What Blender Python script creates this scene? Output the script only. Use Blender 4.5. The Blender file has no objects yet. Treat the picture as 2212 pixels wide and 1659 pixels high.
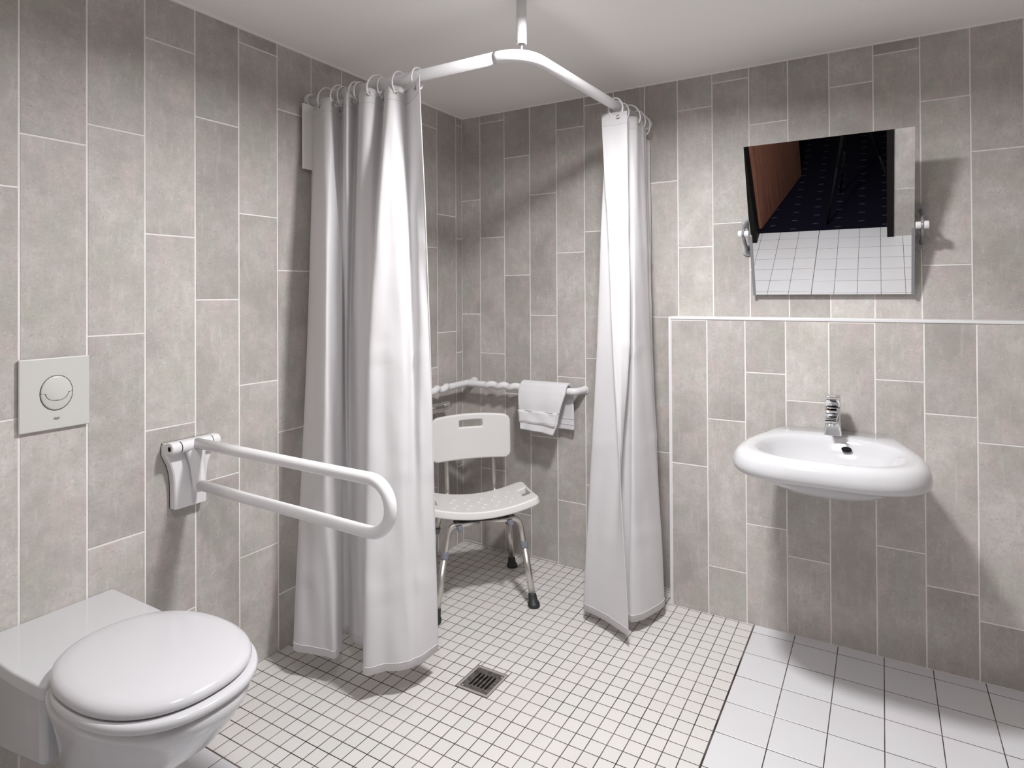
import bpy, bmesh, math, random
from mathutils import Vector, Matrix
random.seed(7)
SC = bpy.context.scene
COL = SC.collection
PI = math.pi

# ------------------------------------------------------------------ camera
FPX, PPX, PPY = 1291.83, 1195.43, 626.78
IW, IH = 2212.0, 1659.0
W = 0.153                                   # wall tile column pitch
CP = Vector((1.97966, -2.58707, 1.32246))
def _rot():
    rx, ry, rz = 0.0065, 0.00575, 0.50177
    return Matrix.Rotation(rz, 3, 'Z') @ Matrix.Rotation(rx, 3, 'X') @ Matrix.Rotation(ry, 3, 'Y')
RC = _rot()
camd = bpy.data.cameras.new('camera'); cam = bpy.data.objects.new('camera', camd); COL.objects.link(cam)
m3 = Matrix((RC.col[0], RC.col[2], -RC.col[1])).transposed()
cam.matrix_world = Matrix.Translation(CP) @ m3.to_4x4()
camd.sensor_fit = 'HORIZONTAL'; camd.sensor_width = 36.0
camd.lens = FPX / IW * 36.0
camd.shift_x = -(PPX - IW / 2) / IW
camd.shift_y = -(IH / 2 - PPY) / IW
camd.clip_start = 0.02
SC.camera = cam

def ray(u, v):
    return RC @ Vector(((u - PPX) / FPX, 1.0, (PPY - v) / FPX))
def on(u, v, ax, val):                      # a spot on the plane axis = val, measured from the photograph
    d = ray(u, v); t = (val - CP[ax]) / d[ax]
    return CP + d * t
def plan(u, y, z):                          # x at depth y and height z below column u
    v = 800.0
    for _ in range(4):
        p = on(u, v, 1, y)
        f = (RC.transposed() @ (p - CP))[1]
        v += (p.z - z) / f * FPX
    return on(u, v, 1, y).x

# ------------------------------------------------------------------ materials
def mat(name, col=(.8, .8, .8), rough=.5, metal=0., spec=.5, trans=0., coat=0., sss=0.):
    m = bpy.data.materials.new(name); m.use_nodes = True
    b = m.node_tree.nodes['Principled BSDF']
    b.inputs['Base Color'].default_value = (*col, 1); b.inputs['Roughness'].default_value = rough
    b.inputs['Metallic'].default_value = metal; b.inputs['Specular IOR Level'].default_value = spec
    b.inputs['Transmission Weight'].default_value = trans; b.inputs['Coat Weight'].default_value = coat
    b.inputs['Coat Roughness'].default_value = .08
    if sss:
        b.inputs['Subsurface Weight'].default_value = sss; b.inputs['Subsurface Radius'].default_value = (.02, .02, .02)
    return m
def nd(m, t): return m.node_tree.nodes.new(t)
def lk(m, a, b): m.node_tree.links.new(a, b)
def bsdf(m): return m.node_tree.nodes['Principled BSDF']
def bump(m, scale, strength, dist=.002, detail=4, vec=None):
    n = nd(m, 'ShaderNodeTexNoise'); n.inputs['Scale'].default_value = scale; n.inputs['Detail'].default_value = detail
    tc = nd(m, 'ShaderNodeTexCoord'); lk(m, tc.outputs['Object'], n.inputs['Vector'])
    b = nd(m, 'ShaderNodeBump'); b.inputs['Strength'].default_value = strength; b.inputs['Distance'].default_value = dist
    lk(m, n.outputs['Fac'], b.inputs['Height']); lk(m, b.outputs['Normal'], bsdf(m).inputs['Normal'])
    return n, b

def mixc(m, fac, a, b, blend='MIX'):
    x = nd(m, 'ShaderNodeMix'); x.data_type = 'RGBA'; x.blend_type = blend
    for s, v in ((x.inputs['Factor'], fac), (x.inputs[6], a), (x.inputs[7], b)):
        if hasattr(v, 'links') or hasattr(v, 'is_linked'): lk(m, v, s)
        elif isinstance(v, (int, float)): s.default_value = v
        else: s.default_value = (*v, 1)
    return x.outputs[2]
def ramp(m, src, p0, p1, c0=0., c1=1.):
    r = nd(m, 'ShaderNodeMapRange'); r.inputs[1].default_value = p0; r.inputs[2].default_value = p1
    r.inputs[3].default_value = c0; r.inputs[4].default_value = c1
    lk(m, src, r.inputs[0]); return r.outputs[0]

def concrete_tile():
    m = mat('concrete_look_tile', rough=.48, spec=.35)
    at = nd(m, 'ShaderNodeAttribute'); at.attribute_name = 'tid'
    tc = nd(m, 'ShaderNodeTexCoord')
    mp = nd(m, 'ShaderNodeVectorMath'); mp.operation = 'MULTIPLY_ADD'
    mp.inputs[1].default_value = (37, 53, 71)
    lk(m, at.outputs['Color'], mp.inputs[0]); lk(m, tc.outputs['Object'], mp.inputs[2])
    def noise(scale, det, rgh=.55, stretch=None):
        n = nd(m, 'ShaderNodeTexNoise'); n.inputs['Scale'].default_value = scale
        n.inputs['Detail'].default_value = det; n.inputs['Roughness'].default_value = rgh
        v = mp.outputs[0]
        if stretch:
            s = nd(m, 'ShaderNodeMapping'); s.inputs['Scale'].default_value = stretch
            lk(m, v, s.inputs['Vector']); v = s.outputs[0]
        lk(m, v, n.inputs['Vector']); return n.outputs['Fac']
    c = mixc(m, ramp(m, noise(5, 4), .35, .65), (.300, .281, .264), (.415, .397, .379))
    c = mixc(m, ramp(m, noise(9, 4), .50, .66, 0, .85), c, (.405, .350, .338))           # rosy clouds
    c = mixc(m, ramp(m, noise(7.3, 4, .6), .52, .68, 0, .8), c, (.335, .341, .300))    # greenish clouds
    c = mixc(m, ramp(m, noise(26, 6, .75), .3, .62, .62, 0), c, (.27, .255, .24))
    c = mixc(m, ramp(m, noise(16, 5, .6, (4, 4, .7)), .55, .75, 0, .35), c, (.50, .48, .46))  # vertical trowel drags
    c = mixc(m, ramp(m, noise(110, 5, .8), .55, .68, 0, .8), c, (.25, .235, .22))     # pores
    c = mixc(m, ramp(m, noise(150, 5, .8), .58, .70, 0, .7), c, (.58, .56, .54))       # pale grains
    sep = nd(m, 'ShaderNodeSeparateColor'); lk(m, at.outputs['Color'], sep.inputs[0])
    br = nd(m, 'ShaderNodeHueSaturation'); lk(m, c, br.inputs['Color'])
    lk(m, ramp(m, sep.outputs[0], 0, 1, 1.20, 1.52), br.inputs['Value'])
    lk(m, br.outputs[0], bsdf(m).inputs['Base Color'])
    b = nd(m, 'ShaderNodeBump'); b.inputs['Strength'].default_value = .12; b.inputs['Distance'].default_value = .002
    lk(m, noise(90, 4, .7), b.inputs['Height']); lk(m, b.outputs['Normal'], bsdf(m).inputs['Normal'])
    return m
def floor_tile(name, c0, c1, rough):
    m = mat(name, c0, rough, spec=.5)
    at = nd(m, 'ShaderNodeAttribute'); at.attribute_name = 'tid'
    sep = nd(m, 'ShaderNodeSeparateColor'); lk(m, at.outputs['Color'], sep.inputs[0])
    c = mixc(m, sep.outputs[1], c0, c1)
    n, b = bump(m, 35, .05, .003)
    n2 = nd(m, 'ShaderNodeTexNoise'); n2.inputs['Scale'].default_value = 2.6; n2.inputs['Detail'].default_value = 3
    tc = nd(m, 'ShaderNodeTexCoord'); lk(m, tc.outputs['Object'], n2.inputs['Vector'])
    c = mixc(m, ramp(m, n2.outputs['Fac'], .5, .7, 0, .5), c, tuple(x * y for x, y in zip(c0, (1.0, .93, .93))))
    lk(m, c, bsdf(m).inputs['Base Color'])
    return m
def grout(name, c, v=.25):
    m = mat(name, c, .9, spec=.1)
    n, b = bump(m, 7, .1)
    c2 = mixc(m, ramp(m, n.outputs['Fac'], .35, .65), tuple(x * (1 - v) for x in c), tuple(min(1, x * (1 + v)) for x in c))
    lk(m, c2, bsdf(m).inputs['Base Color']); return m

M = {}
M['tile'] = concrete_tile()
M['wgrout'] = grout('pale_wall_grout', (.82, .80, .78), .06)
M['mosaic'] = floor_tile('white_mosaic_tile', (.61, .605, .585), (.645, .625, .615), .38)
M['bigtile'] = floor_tile('white_floor_tile', (.63, .63, .655), (.655, .655, .675), .30)
M['fgrout'] = grout('dark_floor_grout', (.092, .074, .070), .7)
M['paint'] = mat('white_ceiling_paint', (.93, .915, .90), .85, spec=.2)
M['ceramic'] = mat('white_glazed_ceramic', (.58, .58, .60), .12, spec=.5, coat=.3)
M['seat_white'] = mat('white_seat_plastic', (.57, .565, .59), .16, spec=.5)
M['enamel'] = mat('white_powder_coat', (.76, .755, .77), .28, spec=.5)
M['plastic'] = mat('off_white_plastic', (.60, .595, .575), .30)
M['warm_plastic'] = mat('white_panel_plastic', (.88, .87, .845), .35)
M['chair_plastic'] = mat('white_moulded_plastic', (.70, .69, .68), .38, spec=.4)
bump(M['chair_plastic'], 260, .08, .001, 2)
M['alu'] = mat('brushed_aluminium', (.66, .64, .61), .34, metal=1)
M['chrome'] = mat('chrome', (.80, .80, .81), .07, metal=1)
M['eyelet'] = mat('tarnished_nickel', (.42, .37, .33), .25, metal=1)
M['steel'] = mat('stained_steel', (.22, .205, .195), .42, metal=.85)
_n, _b = bump(M['steel'], 60, .2)
lk(M['steel'], mixc(M['steel'], ramp(M['steel'], _n.outputs['Fac'], .35, .7), (.14, .13, .125), (.36, .34, .33)), bsdf(M['steel']).inputs['Base Color'])
M['steel_edge'] = mat('steel_frame', (.55, .51, .50), .45, metal=.6)
M['black'] = mat('black_void', (.008, .008, .008), .7, spec=.1)
M['gasket'] = mat('dark_rubber_and_gap_shade', (.03, .028, .027), .7)
M['rubber'] = mat('black_rubber', (.022, .024, .024), .5)
M['grey_clip'] = mat('blue_grey_plastic', (.19, .20, .235), .4)
M['grey_metal'] = mat('satin_grey_metal', (.30, .30, .32), .38, metal=.5)
M['rosette'] = mat('pale_grey_rosette', (.42, .42, .43), .35)
M['mirror'] = mat('mirror_silver', (.93, .94, .94), .0, metal=1)
M['mirror_edge'] = mat('glass_edge', (.16, .18, .17), .1)
M['logo'] = mat('grey_print', (.22, .21, .20), .5)
M['wood'] = mat('brown_veneer', (.23, .10, .068), .42)
_w = nd(M['wood'], 'ShaderNodeTexNoise'); _w.inputs['Scale'].default_value = 5; _w.inputs['Detail'].default_value = 6
_tc = nd(M['wood'], 'ShaderNodeTexCoord'); _mp = nd(M['wood'], 'ShaderNodeMapping'); _mp.inputs['Scale'].default_value = (9, 9, .4)
lk(M['wood'], _tc.outputs['Object'], _mp.inputs[0]); lk(M['wood'], _mp.outputs[0], _w.inputs['Vector'])
lk(M['wood'], mixc(M['wood'], ramp(M['wood'], _w.outputs['Fac'], .3, .7), (.17, .072, .05), (.30, .135, .09)), bsdf(M['wood']).inputs['Base Color'])
M['frame_black'] = mat('black_door_frame', (.009, .008, .007), .6, spec=.15)
M['corr'] = mat('corridor_wall_paint', (.10, .09, .09), .9)
M['tripod'] = mat('black_tripod', (.005, .005, .005), .6, spec=.1)

def carpet():
    m = mat('navy_carpet', (.006, .006, .012), .95, spec=.05)
    tc = nd(m, 'ShaderNodeTexCoord'); s = nd(m, 'ShaderNodeSeparateXYZ'); lk(m, tc.outputs['Object'], s.inputs[0])
    def mth(op, a, b=None):
        x = nd(m, 'ShaderNodeMath'); x.operation = op
        for i, q in enumerate((a, b)):
            if q is None: continue
            if isinstance(q, (int, float)): x.inputs[i].default_value = q
            else: lk(m, q, x.inputs[i])
        return x.outputs[0]
    px, py = .175, .145
    col = mth('FLOOR', mth('DIVIDE', s.outputs[0], px))
    odd = mth('MULTIPLY', mth('MODULO', mth('ABSOLUTE', col), 2.0), .5)
    fx = mth('FRACT', mth('DIVIDE', s.outputs[0], px))
    fy = mth('FRACT', mth('ADD', mth('DIVIDE', s.outputs[1], py), odd))
    a = mth('LESS_THAN', mth('ABSOLUTE', mth('SUBTRACT', fx, .5)), .13)
    b = mth('LESS_THAN', mth('ABSOLUTE', mth('SUBTRACT', fy, .5)), .045)
    f = mth('MULTIPLY', a, b)
    lk(m, mixc(m, f, (.006, .0055, .012), (.055, .052, .06)), bsdf(m).inputs['Base Color'])
    return m
M['carpet'] = carpet()

def cloth(name, col, tr, weave, creases=()):
    m = bpy.data.materials.new(name); m.use_nodes = True; nt = m.node_tree
    b = bsdf(m); b.inputs['Base Color'].default_value = (*col, 1); b.inputs['Roughness'].default_value = .75
    b.inputs['Specular IOR Level'].default_value = .15
    t = nd(m, 'ShaderNodeBsdfTranslucent'); t.inputs['Color'].default_value = (*col, 1)
    mx = nd(m, 'ShaderNodeMixShader'); mx.inputs[0].default_value = tr
    lk(m, b.outputs[0], mx.inputs[1]); lk(m, t.outputs[0], mx.inputs[2])
    lk(m, mx.outputs[0], nt.nodes['Material Output'].inputs[0])
    tc = nd(m, 'ShaderNodeTexCoord')
    n = nd(m, 'ShaderNodeTexNoise'); n.inputs['Scale'].default_value = weave[0]; n.inputs['Detail'].default_value = 3
    lk(m, tc.outputs['Object'], n.inputs['Vector'])
    bp = nd(m, 'ShaderNodeBump'); bp.inputs['Strength'].default_value = weave[1]; bp.inputs['Distance'].default_value = weave[2]
    lk(m, n.outputs['Fac'], bp.inputs['Height'])
    for q in (b, t): lk(m, bp.outputs['Normal'], q.inputs['Normal'])
    return m
M['curtain'] = cloth('white_curtain_fabric', (.87, .862, .872), .44, (14, .18, .01))
M['towel'] = cloth('white_terry', (.74, .73, .75), .05, (420, .7, .002))
M['towel_band'] = cloth('white_flat_weave', (.77, .755, .775), .05, (160, .2, .001))

# ------------------------------------------------------------------ mesh helpers
def new_bm(): return bmesh.new()
def obj(name, bm, material, parent=None, smooth=False, bevel=0, subd=0, auto=None):
    me = bpy.data.meshes.new(name)
    bmesh.ops.recalc_face_normals(bm, faces=bm.faces[:])
    if smooth:
        for f in bm.faces: f.smooth = True
    bm.to_mesh(me); bm.free()
    o = bpy.data.objects.new(name, me); COL.objects.link(o)
    for x in (material if isinstance(material, (list, tuple)) else [material]): me.materials.append(x)
    if parent:
        o.parent = parent
        o.matrix_parent_inverse = Matrix.Translation(parent.location).inverted() if parent.rotation_euler.z == 0 else parent.matrix_world.inverted()
    if bevel:
        b = o.modifiers.new('bevel', 'BEVEL'); b.width = bevel; b.segments = 3; b.limit_method = 'ANGLE'; b.angle_limit = math.radians(40)
        for p in me.polygons: p.use_smooth = True
        wn = o.modifiers.new('wn', 'WEIGHTED_NORMAL')
    if subd:
        s = o.modifiers.new('subd', 'SUBSURF'); s.levels = subd; s.render_levels = subd
        for p in me.polygons: p.use_smooth = True
    return o
def thing(name, loc, label, cat, group=None):
    o = bpy.data.objects.new(name, None); COL.objects.link(o); o.location = loc
    o.empty_display_size = .05
    tag(o, label, cat, group); return o
def tag(o, label, cat, group=None):
    o['label'] = label; o['category'] = cat
    if group: o['group'] = group
def struct(o): o['kind'] = 'structure'; return o
def box(bm, x0, x1, y0, y1, z0, z1):
    r = bmesh.ops.create_cube(bm, size=1)
    for v in r['verts']:
        v.co = Vector((x0 + (v.co.x + .5) * (x1 - x0), y0 + (v.co.y + .5) * (y1 - y0), z0 + (v.co.z + .5) * (z1 - z0)))
    return r['verts']
def cyl(bm, p0, p1, r0, r1=None, n=24, caps=True):
    p0, p1 = Vector(p0), Vector(p1); r1 = r0 if r1 is None else r1
    d = p1 - p0; L = d.length
    r = bmesh.ops.create_cone(bm, cap_ends=caps, segments=n, radius1=r0, radius2=r1, depth=L)
    q = d.to_track_quat('Z', 'Y').to_matrix().to_4x4()
    bmesh.ops.transform(bm, matrix=Matrix.Translation((p0 + p1) / 2) @ q, verts=r['verts'])
    return r['verts']
def tube(bm, pts, rad, n=16, closed=False, caps=True):
    pts = [Vector(p) for p in pts]; N = len(pts)
    rads = rad if isinstance(rad, (list, tuple)) else [rad] * N
    rings = []; up = None
    for i, p in enumerate(pts):
        a = pts[(i - 1) % N] if (closed or i > 0) else p
        b = pts[(i + 1) % N] if (closed or i < N - 1) else p
        t = (b - a).normalized()
        if up is None:
            up = Vector((0, 0, 1)) if abs(t.z) < .9 else Vector((1, 0, 0))
        up = (up - t * up.dot(t)).normalized()
        s = t.cross(up)
        rings.append([bm.verts.new(p + (up * math.cos(2 * PI * k / n) + s * math.sin(2 * PI * k / n)) * rads[i]) for k in range(n)])
    for i in range(N if closed else N - 1):
        A, B = rings[i], rings[(i + 1) % N]
        for k in range(n): bm.faces.new((A[k], A[(k + 1) % n], B[(k + 1) % n], B[k]))
    if caps and not closed:
        bm.faces.new(rings[0][::-1]); bm.faces.new(rings[-1])
def loft(bm, rings, close=True, cap0=True, cap1=True):
    R = [[bm.verts.new(p) for p in r] for r in rings]; n = len(R[0])
    for A, B in zip(R, R[1:]):
        for k in range(n if close else n - 1):
            bm.faces.new((A[k], A[(k + 1) % n], B[(k + 1) % n], B[k]))
    if cap0: bm.faces.new(R[0][::-1])
    if cap1: bm.faces.new(R[-1])
def sphere(bm, c, r, sc=(1, 1, 1), n=16):
    q = bmesh.ops.create_uvsphere(bm, u_segments=n, v_segments=n // 2, radius=r)
    for v in q['verts']: v.co = Vector(c) + Vector((v.co.x * sc[0], v.co.y * sc[1], v.co.z * sc[2]))
def crom(P, t, closed=False):
    n = len(P); i = int(math.floor(t)); f = t - i
    if not closed:
        i = min(max(i, 0), n - 2); f = t - i
        g = lambda k: P[min(max(k, 0), n - 1)]
    else: g = lambda k: P[k % n]
    a, b, c, d = g(i - 1), g(i), g(i + 1), g(i + 2)
    return b + (c - a) * (f * .5) + (a * 2 - b * 5 + c * 4 - d) * (f * f * .5) + (b * 3 - a - c * 3 + d) * (f ** 3 * .5)
def arc(c, a, b, r, t0, t1, n=10):           # centre + two unit axes
    c, a, b = Vector(c), Vector(a), Vector(b)
    return [c + (a * math.cos(t0 + (t1 - t0) * k / n) + b * math.sin(t0 + (t1 - t0) * k / n)) * r for k in range(n + 1)]
def interp(x, xs, ys):
    for a, b, c, d in zip(xs, xs[1:], ys, ys[1:]):
        if x <= b: return c + (d - c) * (x - a) / (b - a)
    return ys[-1]

# ------------------------------------------------------------------ the room
H = 2.2685; XR = 2.80; YF = -2.56; YT = -2.705; HW = .1115; HH = 1.222
def tiles(name, rects, mp, nrm, slab, mats, gap=.0046, th=.0012):
    """slab: list of boxes (grout bed); rects in (u0,u1,v0,v1) mapped by mp(u,v,h)"""
    bm = new_bm()
    lay = bm.loops.layers.float_color.new('tid')
    for s in slab: box(bm, *s)
    g = gap / 2
    for (u0, u1, v0, v1, *mi) in rects:
        if u1 - u0 < gap * 1.4 or v1 - v0 < gap * 1.4: continue
        u0 += g; u1 -= g; v0 += g; v1 -= g; e = .0006
        A = [bm.verts.new(mp(u, v, 0)) for u, v in ((u0, v0), (u1, v0), (u1, v1), (u0, v1))]
        B = [bm.verts.new(mp(u, v, th)) for u, v in ((u0 + e, v0 + e), (u1 - e, v0 + e), (u1 - e, v1 - e), (u0 + e, v1 - e))]
        fs = [bm.faces.new(B)] + [bm.faces.new((A[k], A[(k + 1) % 4], B[(k + 1) % 4], B[k])) for k in range(4)]
        c = (random.random(), random.random(), random.random(), 1)
        for f in fs:
            f.material_index = 1 + (mi[0] if mi else 0)
            for l in f.loops: l[lay] = c
    o = obj(name, bm, mats)
    return struct(o)
PZ = .605
def column_rects(u0, u1, ph, z0, z1):
    out = []; z = ph - 2 * PZ
    while z < z1:
        a, b = max(z, z0), min(z + PZ, z1)
        if b - a > .004: out.append((u0, u1, a, b))
        z += PZ
    return out
# wall_left (x = 0): columns counted from the corner
a0 = .33695 * W
LP = {-1: .41, 0: .524, 1: .35, 2: .527, 3: .21, 4: .01, 5: .21, 6: .207, 7: .403, 8: .10, 9: .305, 10: .0, 11: .543, 12: .40, 13: .21, 14: .01, 15: .31, 16: .11}
R = []
for i in range(-1, 17):
    y1 = 0 if i < 0 else -(a0 + i * W); y0 = max(-(a0 + (i + 1) * W), YF)
    if i == 11: R += [(-y1, -y0, a, b) for a, b in ((0, .452), (.452, 1.06), (1.06, 1.753), (1.753, H))]   # cut round the flush plate
    else: R += column_rects(-y1, -y0, LP[i], 0, H)
tiles('wall_left', R, lambda u, v, h: (h, -u, v), None, [(-.12, 0, YT, .12, -.05, H + .05)], [M['wgrout'], M['tile']])
# wall_back (y = 0)
b0 = .79324 * W; BP = [.41, .21, .007, .314]
R = column_rects(0, b0, .009, 0, H)
for j in range(0, 18):
    x0 = b0 + j * W; x1 = min(x0 + W, XR)
    if x0 < XR: R += column_rects(x0, x1, BP[j % 4], 0, H)
tiles('wall_back', R, lambda u, v, h: (u, -h, v), None, [(0, XR, 0, .12, -.05, H + .05)], [M['wgrout'], M['tile']])
# low wall in front of it, carrying the washbasin
X0 = 1.185; m0 = 1.34421; HP = {-1: .0, 0: .2, 1: .40, 2: .30, 3: .0, 4: .40, 5: .29, 6: .205, 7: .0, 8: .3, 9: .1}
R = []
for j in range(-1, 10):
    x0 = max(m0 + j * W, X0 + .006); x1 = min(m0 + (j + 1) * W, XR)
    if x1 > x0: R += column_rects(x0, x1, HP[j], 0, HH - .007)
tiles('wall_low', R, lambda u, v, h: (u, -HW + .0012 - h, v), None, [(X0, XR, -HW + .0012, -.0013, -.02, HH - .003)], [M['wgrout'], M['tile']])
bm = new_bm()                                # white edging strip: top corner and free end
box(bm, X0 - .004, X0 + .006, -HW - .003, -.0013, 0.0, HH + .002)
box(bm, X0 + .006, XR, -HW - .003, -.0013, HH - .009, HH + .002)
struct(obj('trim_1', bm, M['enamel'], bevel=.002))
# other walls
def plain_cols(u0, u1, z0, z1):
    out = []; u = u0; k = 0
    while u < u1 - .005:
        out += column_rects(u, min(u + W, u1), BP[k % 4], z0, z1); u += W; k += 1
    return out
tiles('wall_right', plain_cols(-0.0, -YF, 0, H), lambda u, v, h: (XR - h, -u, v), None, [(XR, XR + .12, YT, .12, -.05, H + .05)], [M['wgrout'], M['tile']])
DX0, DX1, DH = 1.0, 2.068, 2.06
R = plain_cols(0, DX0, 0, H) + plain_cols(DX1, XR, 0, H) + plain_cols(DX0, DX1, DH, H)
tiles('wall_front', R, lambda u, v, h: (u, YF + h, v), None,
      [(0, DX0, YT, YF, -.05, H + .05), (DX1, XR, YT, YF, -.05, H + .05), (DX0, DX1, YT, YF, DH, H + .05)], [M['wgrout'], M['tile']])
bm = new_bm()
box(bm, DX0, 1.042, YT - .01, YF + .012, 0, DH); box(bm, 2.022, DX1, YT - .01, YF + .012, 0, DH); box(bm, 1.042, 2.022, YT - .01, YF + .012, DH - .045, DH)
struct(obj('trim_2', bm, M['frame_black'], bevel=.003))
# ceiling
bm = new_bm(); box(bm, -.12, XR + .12, YT, .12, H, H + .1); struct(obj('ceiling', bm, M['paint']))
bm = new_bm()
box(bm, 0, .012, YF, 0, H - .004, H + .01); box(bm, .012, XR, -.008, 0, H - .004, H + .01)
struct(obj('trim_3', bm, M['paint']))
# floor: small mosaic in the shower zone, larger square tiles around it
KX = [(-1, 1.523), (0, 1.4661), (1, 1.4148), (5, 1.2119), (20, .4724), (25, .2125), (27, .1093), (28, .0565), (29, .006)]
KY = [(0, -.0184), (8, -.412), (18, -.9195), (22, -1.128), (24, -1.2299), (29, -1.4826), (30, -1.535)]
mx = [interp(k, [q[0] for q in KX], [q[1] for q in KX]) for k in range(-1, 29)] + [0.0]
my = [0.0] + [interp(k, [q[0] for q in KY], [q[1] for q in KY]) for k in range(0, 31)]
R = []
DR = (.705, .835, -.969, -.839)              # drain cut-out
for xa, xb in zip(mx, mx[1:]):
    for ya, yb in zip(my, my[1:]):
        x0, x1, y0, y1 = xb, xa, yb, ya
        if x0 > DR[0] - .004 and x1 < DR[1] + .004 and y0 > DR[2] - .004 and y1 < DR[3] + .004: continue
        if x1 <= DR[0] or x0 >= DR[1] or y1 <= DR[2] or y0 >= DR[3]: R.append((x0, x1, y0, y1, 0))
        else:                                # cut round the drain
            for q in ((x0, min(x1, DR[0]), y0, y1), (max(x0, DR[1]), x1, y0, y1), (max(x0, DR[0]), min(x1, DR[1]), y0, min(y1, DR[2])), (max(x0, DR[0]), min(x1, DR[1]), max(y0, DR[3]), y1)):
                if q[1] - q[0] > .004 and q[3] - q[2] > .004: R.append((*q, 0))
T = .15033; XB = 1.5262
gx = [XB + k * T for k in range(0, 9)] + [XR]
gy = [0.0, -.1638 + .0] + [-.1638 - k * T for k in range(1, 17)] + [YT]
for xa, xb in zip(gx, gx[1:]):
    if xb > XR: xb = XR
    for ya, yb in zip(gy, gy[1:]):
        if yb < YT: yb = YT
        R.append((xa, xb, yb, ya, 1))
lx = [0.0, .0137] + [.164 + k * T for k in range(0, 9)] + [1.5245]
ly = [-1.5365 - k * T for k in range(0, 8)] + [YT]
for xa, xb in zip(lx, lx[1:]):
    for ya, yb in zip(ly, ly[1:]): R.append((xa, min(xb, 1.5245), max(yb, YT), ya, 1))
tiles('floor', R, lambda u, v, h: (u, v, -.0004 + h), None,
      [(-.1, DR[0], YT, .1, -.08, -.0004), (DR[1], XR + .1, YT, .1, -.08, -.0004), (DR[0], DR[1], YT, DR[2], -.08, -.0004), (DR[0], DR[1], DR[3], .1, -.08, -.0004)],
      [M['fgrout'], M['mosaic'], M['bigtile']], gap=.0028, th=.0004)
# dark corridor outside the doorway (seen in the mirror)
bm = new_bm(); box(bm, -.6, 3.6, -5.2, YT, -.08, -.002); struct(obj('floor_corridor', bm, M['carpet']))
bm = new_bm()
box(bm, -.7, -.6, -5.2, YT - .01, -.08, 2.5); box(bm, 3.6, 3.7, -5.2, YT - .01, -.08, 2.5); box(bm, -.7, 3.7, -5.3, -5.2, -.08, 2.5); box(bm, -.7, 3.7, -5.3, YT - .01, 2.4, 2.5)
struct(obj('wall_corridor', bm, M['corr']))
bm = new_bm(); box(bm, 0, 1.02, -.04, 0, .008, 2.02)
dr = struct(obj('door_1', bm, M['wood'], bevel=.002)); dr.location = (1.052, -2.765, 0); dr.rotation_euler.z = math.atan2(-1.06, .265)

# ------------------------------------------------------------------ curtain rail
rl = thing('curtain_rail', (1.0, -.98, 2.09), 'white L-shaped shower curtain rail hung from the ceiling by a short pole', 'rail')
A = Vector((.012, -.981, 2.089)); B = Vector((.99, -.979, 2.089)); Cc = Vector((.998, -.97, 2.089)); D = Vector((1.052, -.012, 2.090))
bend = .11
e1 = (A - B).normalized(); e2 = (D - Cc).normalized(); K = Vector((.997, -.979, 2.089))
p1 = K + e1 * bend; p2 = K + e2 * bend
bez = [p1 * (1 - t) ** 2 + K * 2 * t * (1 - t) + p2 * t * t for t in [k / 14 for k in range(15)]]
bm = new_bm(); tube(bm, [A, p1 + e1 * .001], .0195, 24); obj('rail_arm', bm, M['enamel'], rl, True)
bm = new_bm(); tube(bm, bez + [p2 + e2 * .1, p2 + e2 * .4, D], .0198, 24); obj('rail_bend', bm, M['enamel'], rl, True)
bm = new_bm(); cyl(bm, (.0013, A.y, A.z), (.02, A.y, A.z), .027); obj('wall_flange', bm, M['enamel'], rl, bevel=.003)
bm = new_bm(); cyl(bm, (D.x, -.0013, D.z), (D.x, -.02, D.z), .027); obj('wall_flange', bm, M['enamel'], rl, bevel=.003)
pt = bez[7].copy()
bm = new_bm()
n = 28; prof = [(.0165, H), (.0165, 2.128), (.0160, 2.1255), (.0125, 2.1255), (.0125, 2.15)]
loft(bm, [[(pt.x + r * math.cos(2 * PI * k / n), pt.y + r * math.sin(2 * PI * k / n), z) for k in range(n)] for r, z in prof], cap0=True, cap1=True)
pole = obj('ceiling_pole', bm, M['enamel'], rl, True)
bm = new_bm(); cyl(bm, (pt.x, pt.y, 2.105), (pt.x, pt.y, 2.16), .0042); cyl(bm, (pt.x, pt.y, 2.13), (pt.x, pt.y, 2.136), .0115)
obj('threaded_pin', bm, M['steel_edge'], pole, True)
bm = new_bm(); q = Vector((-.93, -.37, 0)); cyl(bm, Vector((pt.x, pt.y, 2.139)) + q * .015, Vector((pt.x, pt.y, 2.139)) + q * .0172, .0022, n=10); obj('grub_screw', bm, M['gasket'], pole)

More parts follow.
